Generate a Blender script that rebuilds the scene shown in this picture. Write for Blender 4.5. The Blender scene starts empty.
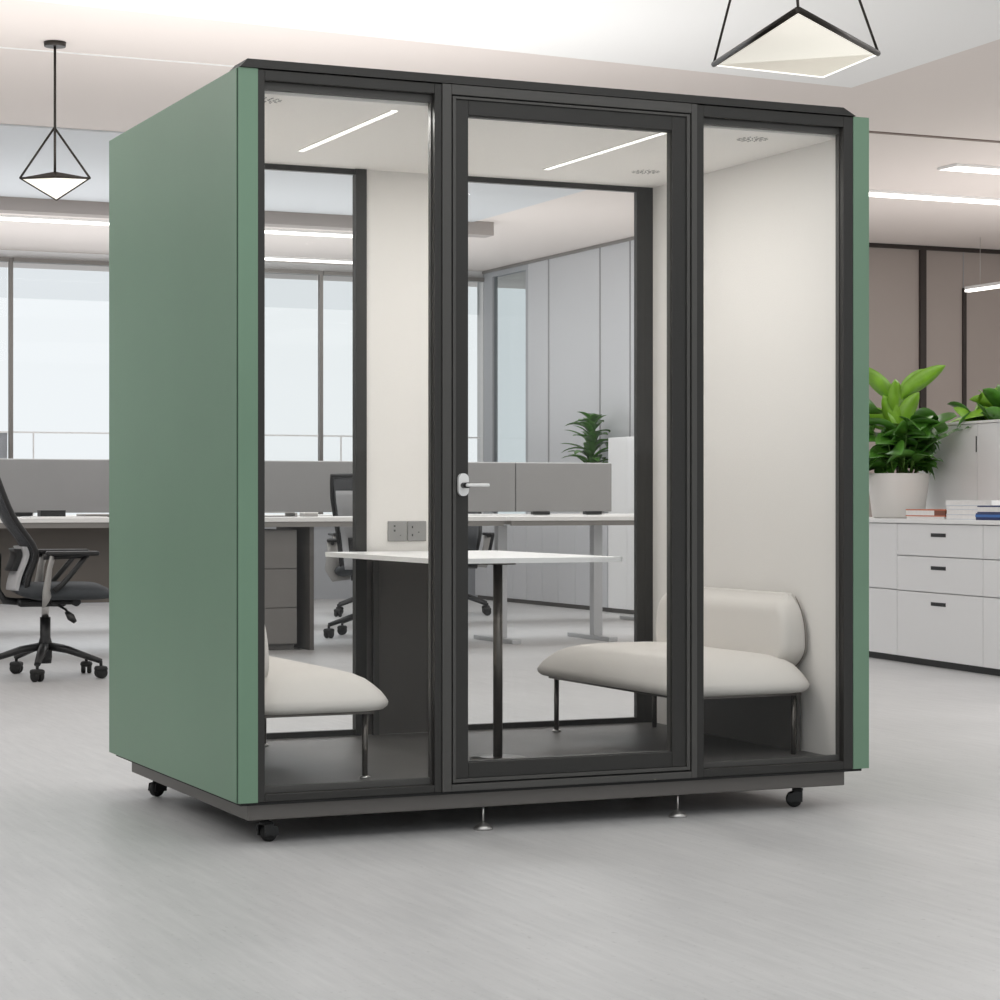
import bpy, bmesh, math, random
from mathutils import Vector, Matrix
random.seed(7)
C = bpy.context.scene.collection
R = math.radians

# ------------------------------------------------------------------ materials
def mat(name, col, rough=.5, metal=0., bump=0., bscale=60., var=0., vscale=3., spec=.5, stretch=None, emis=None, estr=1., coat=0.):
    m = bpy.data.materials.new(name); m.use_nodes = True
    nt = m.node_tree; b = nt.nodes['Principled BSDF']
    lin = [((c/255)/12.92 if c/255 <= .04045 else ((c/255+.055)/1.055)**2.4) for c in col]
    b.inputs['Base Color'].default_value = (*lin, 1)
    b.inputs['Roughness'].default_value = rough
    b.inputs['Metallic'].default_value = metal
    b.inputs['Specular IOR Level'].default_value = spec
    b.inputs['Coat Weight'].default_value = coat
    tc = nt.nodes.new('ShaderNodeTexCoord'); mp = nt.nodes.new('ShaderNodeMapping')
    nt.links.new(tc.outputs['Object'], mp.inputs['Vector'])
    if stretch: mp.inputs['Scale'].default_value = stretch
    if var > 0:
        n = nt.nodes.new('ShaderNodeTexNoise'); n.inputs['Scale'].default_value = vscale; n.inputs['Detail'].default_value = 5
        nt.links.new(mp.outputs['Vector'], n.inputs['Vector'])
        r = nt.nodes.new('ShaderNodeValToRGB')
        r.color_ramp.elements[0].position = .3; r.color_ramp.elements[1].position = .7
        r.color_ramp.elements[0].color = (*[c*(1-var) for c in lin], 1)
        r.color_ramp.elements[1].color = (*[min(1, c*(1+var)) for c in lin], 1)
        nt.links.new(n.outputs['Fac'], r.inputs['Fac']); nt.links.new(r.outputs['Color'], b.inputs['Base Color'])
    if bump > 0:
        n2 = nt.nodes.new('ShaderNodeTexNoise'); n2.inputs['Scale'].default_value = bscale; n2.inputs['Detail'].default_value = 4
        nt.links.new(mp.outputs['Vector'], n2.inputs['Vector'])
        bp = nt.nodes.new('ShaderNodeBump'); bp.inputs['Strength'].default_value = bump; bp.inputs['Distance'].default_value = .004
        nt.links.new(n2.outputs['Fac'], bp.inputs['Height']); nt.links.new(bp.outputs['Normal'], b.inputs['Normal'])
    if emis:
        le = [((c/255)/12.92 if c/255 <= .04045 else ((c/255+.055)/1.055)**2.4) for c in emis]
        b.inputs['Emission Color'].default_value = (*le, 1); b.inputs['Emission Strength'].default_value = estr
    return m

def glass(name, tint=(.95,.96,.96), ior=1.45, extra=0.):
    m = bpy.data.materials.new(name); m.use_nodes = True; nt = m.node_tree; nt.nodes.clear()
    o = nt.nodes.new('ShaderNodeOutputMaterial'); t = nt.nodes.new('ShaderNodeBsdfTransparent'); t.inputs['Color'].default_value = (*tint, 1)
    g = nt.nodes.new('ShaderNodeBsdfGlossy'); g.inputs['Roughness'].default_value = .01
    f = nt.nodes.new('ShaderNodeFresnel'); f.inputs['IOR'].default_value = ior
    a = nt.nodes.new('ShaderNodeMath'); a.operation = 'ADD'; a.inputs[1].default_value = extra; a.use_clamp = True
    mx = nt.nodes.new('ShaderNodeMixShader')
    ge = nt.nodes.new('ShaderNodeNewGeometry'); inv = nt.nodes.new('ShaderNodeMath'); inv.operation = 'SUBTRACT'; inv.inputs[0].default_value = 1
    ml = nt.nodes.new('ShaderNodeMath'); ml.operation = 'MULTIPLY'; nt.links.new(ge.outputs['Backfacing'], inv.inputs[1])
    nt.links.new(f.outputs[0], a.inputs[0]); nt.links.new(a.outputs[0], ml.inputs[0]); nt.links.new(inv.outputs[0], ml.inputs[1]); nt.links.new(ml.outputs[0], mx.inputs[0])
    nt.links.new(t.outputs[0], mx.inputs[1]); nt.links.new(g.outputs[0], mx.inputs[2]); nt.links.new(mx.outputs[0], o.inputs[0])
    return m

M = dict(
 green = mat('green_panel', (112,143,120), .42, var=.05, vscale=1.2, bump=.05, bscale=300),
 frame = mat('anodised_charcoal', (43,42,40), .5, .1, bump=.03, bscale=400),
 frame2= mat('charcoal_light', (74,73,71), .5, .15, bump=.03, bscale=400),
 gap   = mat('black_seal', (10,10,10), .7),
 plinth= mat('plinth_grey', (104,101,98), .4, .4),
 lining= mat('pod_lining', (226,223,219), .8, var=.015, vscale=2, bump=.15, bscale=250),
 podceil=mat('pod_ceiling', (247,244,240), .8),
 podfl = mat('pod_floor', (92,90,88), .45, var=.1, vscale=4, bump=.1, bscale=200),
 fabric= mat('light_fabric', (214,210,205), .9, bump=.25, bscale=700, var=.01),
 piping= mat('seam_piping', (120,112,106), .8),
 white = mat('white_lacquer', (236,236,235), .35),
 top   = mat('white_tabletop', (240,240,239), .3),
 chrome= mat('brushed_steel', (190,188,186), .28, .9),
 steel = mat('dark_steel', (98,94,90), .28, .85),
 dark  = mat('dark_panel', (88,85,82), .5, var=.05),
 socket= mat('socket_grey', (150,149,147), .4, .3),
 black = mat('black_plastic', (26,26,27), .45),
 rubber= mat('black_rubber', (16,16,16), .6),
 lamp  = mat('lamp_diffuser', (250,248,242), .5, emis=(255,252,244), estr=1.4),
 strip = mat('strip_lamp', (250,248,242), .5, emis=(255,252,246), estr=3.0),
 pend  = mat('pendant_diffuser', (250,246,236), .5, emis=(255,248,232), estr=.16),
 pendn = mat('near_pendant_diffuser', (250,246,236), .5, emis=(255,250,238), estr=.62),
 pend2 = mat('pendant_diffuser_lower', (232,226,214), .5, emis=(255,246,230), estr=.42),
 bronze= mat('bronze_metal', (52,48,44), .4, .6),
 cab   = mat('cabinet_white', (232,232,232), .35),
 seam  = mat('cabinet_gap', (150,150,151), .8),
 desk  = mat('desk_top', (240,239,237), .4),
 dframe= mat('desk_frame', (140,136,132), .4, .3),
 dleg  = mat('desk_leg', (186,187,189), .4, .3),
 modesty=mat('modesty_panel', (98,92,86), .6),
 ped   = mat('pedestal_grey', (118,115,112), .5),
 screen= mat('screen_fabric', (150,149,148), .9, bump=.2, bscale=500, var=.02),
 screen_edge = mat('screen_edge', (205,205,205), .5),
 mesh  = mat('chair_mesh', (74,76,79), .8, bump=.3, bscale=900),
 seatf = mat('seat_fabric', (62,65,68), .85, bump=.2, bscale=700),
 cgrey = mat('chair_grey_plastic', (165,163,160), .45),
 cpanel= mat('chair_back_shell', (176,176,177), .6),
 pot   = mat('pot_white', (225,222,218), .5),
 soil  = mat('soil', (50,38,28), .95, bump=.6, bscale=60),
 leaf  = mat('leaf_green', (70,122,38), .38, var=.35, vscale=9, coat=.2),
 leafl = mat('leaf_light', (132,182,52), .38, var=.25, vscale=9, coat=.2),
 stem  = mat('stem_green', (84,120,48), .5),
 page  = mat('paper', (232,230,228), .8, var=.03, vscale=40),
 orange= mat('orange_cover', (198,110,76), .5),
 brown = mat('brown_cover', (120,66,44), .5),
 blue  = mat('blue_cover', (60,110,180), .45),
 navy  = mat('navy_cover', (18,38,96), .45),
 gbook = mat('grey_cover', (208,212,220), .5),
 wallw = mat('wall_white', (214,214,214), .8),
 wallg = mat('wall_low_grey', (168,170,174), .7),
 sidew = mat('side_wall_panel', (196,197,200), .35, var=.01),
 brownw= mat('brown_panel', (158,148,142), .35, var=.03, vscale=.6),
 mull  = mat('mullion_grey', (122,118,114), .5),
 mulld = mat('mullion_dark', (42,34,30), .5),
 ceil  = mat('ceiling_beige', (222,214,209), .85),
 ceilw = mat('ceiling_white', (238,238,237), .85),
 band  = mat('ceiling_band_daylit', (200,203,206), .6),
 beam  = mat('beam_taupe', (158,151,147), .8),
 blind = mat('blind', (214,218,222), .9),
 wood  = mat('trim_taupe', (120,106,98), .6),
 glass = glass('pod_glass', (.985,.987,.985), 1.32, .0),
 wglass= glass('window_glass', (.985,.99,.995), 1.2),
 tglass= glass('tinted_glass', (.80,.83,.84), 1.3),
 bglass= glass('sheer_blind', (.93,.935,.94), 1.02),
)
# floor: pale polished screed with brushed streaks
def floor_mat():
    m = mat('floor_screed', (203,202,202), .3)
    nt = m.node_tree; b = nt.nodes['Principled BSDF']
    tc = nt.nodes.new('ShaderNodeTexCoord')
    def noise(scale, st, det=6, rot=0):
        mp = nt.nodes.new('ShaderNodeMapping'); mp.inputs['Scale'].default_value = st; mp.inputs['Rotation'].default_value = (0,0,rot)
        n = nt.nodes.new('ShaderNodeTexNoise'); n.inputs['Scale'].default_value = scale; n.inputs['Detail'].default_value = det; n.inputs['Roughness'].default_value = .65
        nt.links.new(tc.outputs['Object'], mp.inputs['Vector']); nt.links.new(mp.outputs['Vector'], n.inputs['Vector']); return n
    a = noise(1.1, (1,1,1)); s = noise(38, (1.0,.07,1), 10, 0); sp = noise(55, (1,.6,1), 6)
    mx = nt.nodes.new('ShaderNodeMath'); mx.operation = 'MULTIPLY_ADD'; mx.inputs[1].default_value = .6
    nt.links.new(s.outputs['Fac'], mx.inputs[0]); 
    h = nt.nodes.new('ShaderNodeMath'); h.operation = 'MULTIPLY'; h.inputs[1].default_value = .40
    nt.links.new(a.outputs['Fac'], h.inputs[0]); nt.links.new(h.outputs[0], mx.inputs[2])
    r = nt.nodes.new('ShaderNodeValToRGB'); r.color_ramp.elements[0].position = .3; r.color_ramp.elements[1].position = .7
    r.color_ramp.elements[0].color = (.395,.395,.398,1); r.color_ramp.elements[1].color = (.55,.547,.545,1)
    nt.links.new(mx.outputs[0], r.inputs['Fac'])
    sr = nt.nodes.new('ShaderNodeValToRGB'); sr.color_ramp.elements[0].position = .26; sr.color_ramp.elements[1].position = .40
    sr.color_ramp.elements[0].color = (.72,.72,.72,1); sr.color_ramp.elements[1].color = (1,1,1,1); nt.links.new(sp.outputs['Fac'], sr.inputs['Fac'])
    mm = nt.nodes.new('ShaderNodeMixRGB'); mm.blend_type = 'MULTIPLY'; mm.inputs[0].default_value = 1
    nt.links.new(r.outputs['Color'], mm.inputs[1]); nt.links.new(sr.outputs['Color'], mm.inputs[2]); nt.links.new(mm.outputs[0], b.inputs['Base Color'])
    rr = nt.nodes.new('ShaderNodeMapRange'); rr.inputs['To Min'].default_value = .34; rr.inputs['To Max'].default_value = .5
    nt.links.new(mx.outputs[0], rr.inputs['Value']); nt.links.new(rr.outputs[0], b.inputs['Roughness'])
    bp = nt.nodes.new('ShaderNodeBump'); bp.inputs['Strength'].default_value = .3; bp.inputs['Distance'].default_value = .003
    nt.links.new(s.outputs['Fac'], bp.inputs['Height']); nt.links.new(bp.outputs['Normal'], b.inputs['Normal'])
    return m
M['floor'] = floor_mat()
def mesh_fabric():   # open weave: part of the surface is holes
    m = mat('chair_mesh_weave', (74,76,79), .8); nt = m.node_tree; b = nt.nodes['Principled BSDF']; o = nt.nodes['Material Output']
    t = nt.nodes.new('ShaderNodeBsdfTransparent'); mx = nt.nodes.new('ShaderNodeMixShader'); mx.inputs[0].default_value = .70
    nt.links.new(t.outputs[0], mx.inputs[1]); nt.links.new(b.outputs[0], mx.inputs[2]); nt.links.new(mx.outputs[0], o.inputs[0]); return m
M['mesh'] = mesh_fabric()

# ------------------------------------------------------------------ mesh helpers
def nb(): return bmesh.new()
def bx(bm, x0,x1,y0,y1,z0,z1, bev=0., seg=2):
    t = bmesh.new()
    bmesh.ops.create_cube(t, size=1)
    for v in t.verts:
        v.co = Vector(((x0+x1)/2+v.co.x*(x1-x0), (y0+y1)/2+v.co.y*(y1-y0), (z0+z1)/2+v.co.z*(z1-z0)))
    if bev > 0: bmesh.ops.bevel(t, geom=t.edges[:], offset=min(bev, .45*min(abs(x1-x0),abs(y1-y0),abs(z1-z0))), segments=seg, affect='EDGES', profile=.5)
    merge(bm, t); return bm
def merge(bm, t, mx=None):
    if mx: bmesh.ops.transform(t, matrix=mx, verts=t.verts)
    vm = {v: bm.verts.new(v.co) for v in t.verts}
    for f in t.faces:
        try:
            g = bm.faces.new([vm[v] for v in f.verts]); g.smooth = f.smooth
        except ValueError: pass
    t.free()
def box(*a, **k): return bx(nb(), *a, **k)
def cyl(bm, p0, p1, r0, r1=None, n=24, cap=True):
    r1 = r0 if r1 is None else r1
    return tube(bm, [p0,p1], [r0,r1], n, cap)
def tube(bm, pts, rad, n=12, cap=True, flat=1., up=None):
    pts = [Vector(p) for p in pts]
    if not hasattr(rad,'__len__'): rad = [rad]*len(pts)
    rings = []; ref = None
    for i,p in enumerate(pts):
        d = (pts[min(i+1,len(pts)-1)]-pts[max(i-1,0)]).normalized()
        if ref is None:
            ref = Vector(up) if up else (Vector((0,0,1)) if abs(d.z)<.9 else Vector((1,0,0)))
        a = d.cross(ref).normalized(); b = a.cross(d).normalized(); ref = b
        rings.append([bm.verts.new(p+rad[i]*(math.cos(2*math.pi*k/n)*a+flat*math.sin(2*math.pi*k/n)*b)) for k in range(n)])
    for i in range(len(rings)-1):
        for k in range(n):
            f = bm.faces.new((rings[i][k],rings[i][(k+1)%n],rings[i+1][(k+1)%n],rings[i+1][k])); f.smooth = True
    if cap: bm.faces.new(rings[0][::-1]); bm.faces.new(rings[-1])
    return bm
def lathe(bm, prof, c=(0,0,0), n=40, axis='z'):
    rings = []
    for r,z in prof:
        ring = []
        for k in range(n):
            a = 2*math.pi*k/n; x,y = r*math.cos(a), r*math.sin(a)
            co = (x,y,z) if axis=='z' else ((z,x,y) if axis=='x' else (x,z,y))
            ring.append(bm.verts.new(Vector(c)+Vector(co)))
        rings.append(ring)
    for i in range(len(rings)-1):
        for k in range(n):
            f = bm.faces.new((rings[i][k],rings[i][(k+1)%n],rings[i+1][(k+1)%n],rings[i+1][k])); f.smooth = True
    bm.faces.new(rings[0][::-1]); bm.faces.new(rings[-1])
    return bm
def prism(bm, poly, y0, y1, axis='y'):   # poly in (x,z), extruded along y
    def P(p,t): return (p[0],t,p[1]) if axis=='y' else ((t,p[0],p[1]) if axis=='x' else (p[0],p[1],t))
    a = [bm.verts.new(P(p,y0)) for p in poly]; b = [bm.verts.new(P(p,y1)) for p in poly]
    n = len(poly); bm.faces.new(a[::-1]); bm.faces.new(b)
    for i in range(n): bm.faces.new((a[i],a[(i+1)%n],b[(i+1)%n],b[i]))
    return bm
def ringframe(bm, u0,u1,z0,z1, l,r,b,t, v0,v1, bev=.002):   # rectangular frame of four members in the plane of x,z
    bx(bm,u0,u0+l,v0,v1,z0,z1,bev); bx(bm,u1-r,u1,v0,v1,z0,z1,bev)
    bx(bm,u0+l,u1-r,v0,v1,z0,z0+b,bev); bx(bm,u0+l,u1-r,v0,v1,z1-t,z1,bev)
    return bm
def obj(name, bm, m, parent=None, loc=None, rot=None, smooth_angle=None):
    bmesh.ops.recalc_face_normals(bm, faces=bm.faces)
    me = bpy.data.meshes.new(name); bm.to_mesh(me); bm.free()
    for x in (m if isinstance(m,(list,tuple)) else [m]): me.materials.append(M[x] if isinstance(x,str) else x)
    o = bpy.data.objects.new(name, me); C.objects.link(o)
    if parent: o.parent = parent
    if loc: o.location = loc
    if rot: o.rotation_euler = rot
    return o
def tag(o, label=None, cat=None, group=None, kind=None):
    if label: o['label'] = label
    if cat: o['category'] = cat
    if group: o['group'] = group
    if kind: o['kind'] = kind
    return o
def thing(name, label, cat, loc=(0,0,0), rz=0, group=None):
    o = bpy.data.objects.new(name, None); C.objects.link(o); o.empty_display_size = .1
    o.location = loc; o.rotation_euler = (0,0,rz); return tag(o, label, cat, group)
def struct(name, bm, m, parent=None):
    o = obj(name, bm, m, parent)
    if not parent: o['kind'] = 'structure'
    return o
def dup(o, loc=None, rz=None, label=None, group=None, parent=None):
    c = o.copy(); C.objects.link(c)
    if parent: c.parent = parent
    for ch in list(o.children): dup(ch, parent=c)
    if loc is not None: c.location = loc
    if rz is not None: c.rotation_euler = (0,0,rz)
    if label: c['label'] = label
    if group: c['group'] = group
    return c

# ------------------------------------------------------------------ setting
H = 3.38; VB = 15.383; US = 7.493; VR = 11.53
struct('floor', box(-7,15,-11,17,-.1,0), 'floor')
struct('ceiling', box(-7,15,-4.5,17,H,H+.1), 'ceil')
# white lowered ceiling raft in front, its far corner above the pod's right end
struct('trim_1', prism(nb(),[(-7,-4.4),(5.07,-4.4),(5.07,3.2),(5.13,4.73),(.30,4.38),(-7,3.85)],H-.03,H-.002,'z'), 'ceilw')
# narrow joint across the ceiling
struct('trim_2', box(-7,5.2,5.68,5.70,H-.004,H+.001), 'ceilw'); struct('trim_6', box(5.2,15,6.12,6.17,H-.006,H+.001), 'wood')
# pale ceiling field, bluish to paint in daylight reflected from the windows, then a shallow beam
struct('trim_3', box(-7,5.7,8.12,11.48,H-.012,H-.001), 'band')
struct('trim_4', box(-7,5.9,11.5,11.68,H-.117,H-.001,bev=.004), 'beam')
# back wall: low grey band below the windows, head strip above
W0, W1 = -3.665, US
bm = nb(); bx(bm,-7,7.62,VB,VB+.15,3.31,H)
bx(bm,-7,W0,VB,VB+.15,0,3.31); bx(bm,7.493,7.62,VB,VB+.15,0,3.31)
wb = struct('wall_back', bm, 'wallw')
obj('low_wall', box(W0,US,VB,VB+.15,0,.75), 'wallg', wb)
xs = [-3.665,-.54,2.585,5.71,US]
for i in range(4):
    a,b = xs[i],xs[i+1]; n = 'window_%d' % (i+1)
    bm = nb(); w = .036
    bx(bm,a-w/2 if i else a,a+w/2,VB-.015,VB+.045,.75,3.31); bx(bm,a+w/2,b-(.0275 if i<3 else 0),VB-.04,VB+.06,3.27,3.31); bx(bm,a+w/2,b-.0275,VB-.04,VB+.06,.75,.79)
    f = struct(n, bm, 'mull')
    obj('glass_pane', box(a+w/2,b-.02,VB+.02,VB+.026,.79,3.27), 'wglass', f)
    bm = nb(); bx(bm,a+w/2,b-.0275,VB+.0,VB+.015,1.64,1.655); 
    if i: bx(bm,a+.21,a+.222,VB,VB+.015,.79,1.64)
    obj('transom', bm, 'ceilw', f)
    obj('roller_blind', box(a+w/2+.01,b-.03,VB+.035,VB+.04,2.93,3.27), 'bglass', f)
    if i == 1: obj('spandrel_panel', box(a+.03,b-.03,VB+.03,VB+.05,.79,1.64), 'wallg', f)
# side wall of tall grey panels, running away from the camera, and its glazed end bay
bm = nb(); bx(bm,US,US+.12,VR+.1,14.26,0,H)
ws = struct('wall_side', bm, 'sidew')
bm = nb()
for v in (11.95,12.05,12.66,13.78): bx(bm,US-.004,US+.001,v-.012,v+.012,0,H-.01)
obj('panel_joint', bm, 'seam', ws)
bm = nb(); bx(bm,US,US+.06,14.26,14.32,0,H); bx(bm,US,US+.06,15.14,15.37,0,H); bx(bm,US,US+.06,14.32,15.14,0,.75); bx(bm,US,US+.06,14.32,15.14,3.3,H)
w = struct('window_5', bm, 'wallg')
obj('glass_pane', box(US+.02,US+.026,14.32,15.14,.75,3.3), 'tglass', w)
struct('trim_5', box(US-.02,US-.001,VR+.1,15.36,H-.03,H-.002), 'mull')
# brown glossy panel wall on the right
wr = struct('wall_right_back', box(US,15,VR,VR+.1,0,H), 'brownw')
bm = nb(); bx(bm,10.26,10.325,VR-.03,VR+.001,0,H-.04); obj('mullion', bm, 'mulld', wr)
bm = nb(); bx(bm,10.745,10.785,VR-.02,VR+.001,0,3.0); obj('mullion', bm, 'mulld', wr)
bm = nb(); bx(bm,US,15,VR-.03,VR+.001,H-.04,H-.002); obj('head_rail', bm, 'mulld', wr)
bm = nb(); bx(bm,10.755,10.765,VR-.005,VR+.001,3.0,H-.04); obj('panel_joint', bm, 'seam', wr)
struct('low_light_block', box(-7,15,-11.1,-11,0,1.4), 'wallw')  # added unseen block behind the camera, keeps low light from under the pod
struct('wall_left', box(-7.1,-7,-4.5,17,0,H), 'wallw')
struct('wall_right', box(15,15.1,-4.5,17,0,H), 'wallw')

# ceiling strip lamps
for (u0,u1,v,lab) in ((-3,5.95,12.83,'long white strip lamp in the ceiling, nearer one of the two by the windows'),
                      (3.9,6.6,14.96,'white strip lamp in the ceiling closest to the windows'),
                      (6.2,14,8.58,'long white strip lamp in the ceiling over the white cabinets'),
                      (7.52,14,7.18,'shorter white strip lamp nearest in the ceiling on the right')):
    w = .11
    t = thing('ceiling_strip_lamp', lab, 'lamp', (u0,v,H-.02), 0, 'strip lamps in the office ceiling')
    bm = nb(); bx(bm,-.01,u1-u0+.01,-w-.008,-w,0,.019); bx(bm,-.01,u1-u0+.01,w,w+.008,0,.019); bx(bm,-.01,0,-w,w,0,.019); bx(bm,u1-u0,u1-u0+.01,-w,w,0,.019)
    obj('lamp_frame', bm, 'ceilw', t)
    obj('diffuser', box(0,u1-u0,-w,w,.002,.018), 'strip', t)
t = thing('hanging_linear_lamp', 'slim white linear lamp hanging before the brown wall', 'lamp', (10.38,9.3,2.9))
obj('housing', box(-.03,.03,0,1.64,.02,.05,bev=.004), 'white', t); obj('diffuser', box(-.028,.028,.005,1.635,0,.02), 'strip', t)
for y in (.2,1.44): obj('suspension_wire', cyl(nb(),(0,y,.05),(0,y,H-2.9),.0025,n=6), 'chrome', t)

# ------------------------------------------------------------------ office pod
pod = thing('office_pod', 'green sided office phone booth with charcoal frame, glass front and castors', 'office pod')
D = 1.473; Wd = 2.146
def P(name, bm, m, parent=pod): return obj(name, bm, m, parent)
# side panels: slab + front edge strip behind a thin dark groove
P('side_panel', box(0,.063,.008,D,.1255,2.246,bev=.0015), 'green')
P('edge_strip', box(.004,.063,0,.007,.1255,2.2465), 'green')
P('side_panel', box(2.085,Wd,.008,D,.1255,2.246,bev=.0015), 'green')
P('edge_strip', box(2.086,Wd,0,.007,.1255,2.2465), 'green')
P('seal', box(.003,.06,.005,.0085,.127,2.245), 'gap')
# roof and crown trim with chamfered ends
P('roof_panel', box(.063,2.085,.05,D,2.2,2.244), 'frame')
bm = prism(nb(), [(.008,2.2475),(2.092,2.2475),(2.045,2.272),(.03,2.272)], -.006, .12)
P('crown_trim', bm, 'frame')
# floor slab, base plate, plinth
P('floor_panel', box(.063,2.085,.05,1.36,.126,.157), 'podfl')
P('base_plate', box(.012,2.12,.004,D-.05,.1175,.125), 'gap')
P('base_plinth', box(.042,2.072,.03,1.33,.07,.117,bev=.003), 'plinth')
# interior lining
P('ceiling_panel', box(.063,2.085,.06,1.37,2.185,2.2), 'podceil')
P('wall_lining', box(.063,.075,.06,1.36,.157,2.185), 'lining')
P('wall_lining', box(2.07,2.085,.06,1.36,.157,2.185), 'lining')
# front left fixed light
P('front_frame', ringframe(nb(),.063,.638,.126,2.245,.021,.023,.022,.031,.0,.045), 'frame')
bm = ringframe(nb(),.084,.615,.148,2.214,.003,.003,.020,.022,.024,.045,.001); P('glazing_bead', bm, 'frame2')
P('glass_pane', box(.086,.613,.034,.040,.160,2.205), 'glass')
# front right fixed light
P('front_frame', ringframe(nb(),1.507,2.085,.126,2.245,.025,.036,.026,.036,.0,.045), 'frame')
bm = ringframe(nb(),1.532,2.049,.152,2.209,.003,.003,.018,.020,.024,.045,.001); P('glazing_bead', bm, 'frame2')
P('glass_pane', box(1.534,2.040,.034,.040,.165,2.2), 'glass')
# door jamb
P('door_frame', ringframe(nb(),.6385,1.5065,.126,2.246,.030,.020,.021,.031,-.004,.06), 'frame2')
P('seal', ringframe(nb(),.6685,1.4865,.147,2.215,.005,.005,.005,.005,.012,.055,0), 'gap')
# door leaf
door = P('door', ringframe(nb(),.6835,1.4705,.163,2.2035,.0425,.050,.047,.0455,.004,.040), 'frame')
P('door_lip', ringframe(nb(),.673,1.482,.152,2.211,.0105,.0115,.011,.0075,-.002,.046,.001), 'frame2', door)
P('glass_pane', box(.724,1.422,.022,.030,.208,2.160), 'glass', door)
bm = ringframe(nb(),.726,1.4205,.210,2.158,.002,.002,.003,.004,.014,.036,0); P('glazing_bead', bm, 'frame2', door)
# handle: oval escutcheon, neck, lever
def rrect(w,h,r,n=8):
    pts=[]
    for cx,cz,a0 in ((w/2-r,h/2-r,0),(-w/2+r,h/2-r,90),(-w/2+r,-h/2+r,180),(w/2-r,-h/2+r,270)):
        for k in range(n+1):
            a=R(a0+90*k/n); pts.append((cx+r*math.cos(a),cz+r*math.sin(a)))
    return pts
hd = P('door_handle', prism(nb(), [(.706+x,1.046+z) for x,z in rrect(.033,.068,.0163)], -.008, .004), 'white', door); hd['label']='white oval plate'
P('handle_neck', cyl(nb(),(.704,-.008,1.044),(.704,-.046,1.044),.0085,n=16), 'black', hd)
bm = nb(); bx(bm,.696,.772,-.054,-.043,1.0395,1.0495,bev=.004,seg=3); P('handle_lever', bm, 'white', hd)
# back wall: two windows and a central lined panel
bm = nb()
bx(bm,.063,.084,1.36,1.385,.157,2.19,.001); bx(bm,.866,.908,1.35,1.385,.157,2.19,.001)
bx(bm,.084,.866,1.36,1.385,.157,.178,.001); bx(bm,.084,.866,1.36,1.385,2.165,2.19,.001)
P('back_frame', bm, 'frame')
bm = nb()
bx(bm,1.24,1.275,1.35,1.385,.157,2.19,.001); bx(bm,2.002,2.036,1.36,1.385,.157,2.19,.001); bx(bm,2.036,2.085,1.36,1.40,.157,2.19,.001)
bx(bm,1.275,2.002,1.36,1.385,.157,.178,.001); bx(bm,1.275,2.002,1.36,1.385,2.165,2.19,.001)
P('back_frame', bm, 'frame')
P('glass_pane', box(.082,.868,1.370,1.376,.17,2.17), 'glass'); P('glass_pane', box(1.273,2.004,1.370,1.376,.17,2.17), 'glass')
P('back_panel', box(.908,1.24,1.365,1.40,.79,2.19), 'lining')
P('lower_back_panel', box(.908,1.24,1.362,1.40,.157,.79), 'dark')
bm = nb(); bx(bm,.93,.955,1.345,1.362,.157,.785,.002); P('cable_channel', bm, 'frame2')
# sockets
for u0 in (.993,1.069):
    s = P('power_socket', box(u0,u0+.073,1.3585,1.3655,.851,.924,bev=.002), 'socket')
    for (a,b,c,d) in (((.022,.028,.903,.909),(.022,.028,.886,.893),(.046,.049,.871,.874)) if u0 < 1 else ((.016,.020,.898,.906),(.016,.020,.869,.877),(.04,.045,.882,.885))):
        P('socket_hole', box(u0+a,u0+b,1.3575,1.359,c,d), 'black', s)
# ceiling lights
for (u,v0,v1) in ((.55,.165,1.03),(1.492,.10,1.08)):
    l = P('ceiling_light', box(u-.010,u+.010,v0,v1,2.1815,2.186), 'lamp')
    bm = nb(); bx(bm,u-.013,u-.010,v0,v1,2.182,2.186); bx(bm,u+.010,u+.013,v0,v1,2.182,2.186); P('light_trim', bm, 'podceil', l)
# round vents of radial slots
for (u,v) in ((.135,.16),(1.85,1.0),(1.825,.20)):
    bm = nb()
    for q in range(3):
        rr = (.016,.031,.046)[q]; n = (6,10,14)[q]
        for k in range(n):
            a = 2*math.pi*k/n; t = nb(); bx(t,-.0055,.0055,-.0018,.0018,-.0008,.0012)
            merge(bm, t, Matrix.Translation((u+rr*math.cos(a),v+rr*math.sin(a),2.185)) @ Matrix.Rotation(a,4,'Z'))
    P('air_vent', bm, 'black')
# castors
def castor(x, y, rz):
    b = nb(); lathe(b, [(.018,0),(.018,.006),(.012,.008),(.012,.016)], (0,0,.054))
    bx(b,-.016,.016,-.02,-.015,.018,.056,.002); bx(b,-.016,.016,.015,.02,.018,.056,.002); bx(b,-.016,.016,-.02,.02,.05,.056,.002)
    prism(b, [(-.016,.05),(.030,.045),(.034,.02),(.02,.016),(-.016,.03)], -.021,-.018); prism(b, [(-.016,.05),(.030,.045),(.034,.02),(.02,.016),(-.016,.03)], .018,.021)
    c = P('castor', b, 'black'); c.location = (x,y,0); c.rotation_euler = (0,0,rz)
    w = nb()
    lathe(w, [(.006,-.012),(.021,-.012),(.026,-.008),(.026,.008),(.021,.012),(.006,.012)], (.012,0,.0262), 28, 'y')
    P('wheel', w, 'rubber', c)
castor(.11,.075,R(20)); castor(.105,1.2,R(200)); castor(1.93,.09,R(150)); castor(1.93,1.2,R(-10))
for (x,y) in ((.79,.04),(1.46,.04)):
    b = nb(); lathe(b, [(.028,0),(.030,.005),(.025,.012),(.011,.020),(.004,.026)], (x,y,0), 28)
    f = P('levelling_foot', b, 'chrome'); P('threaded_rod', cyl(nb(),(x,y,.02),(x,y,.0705),.0032,n=10), 'chrome', f)

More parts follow.
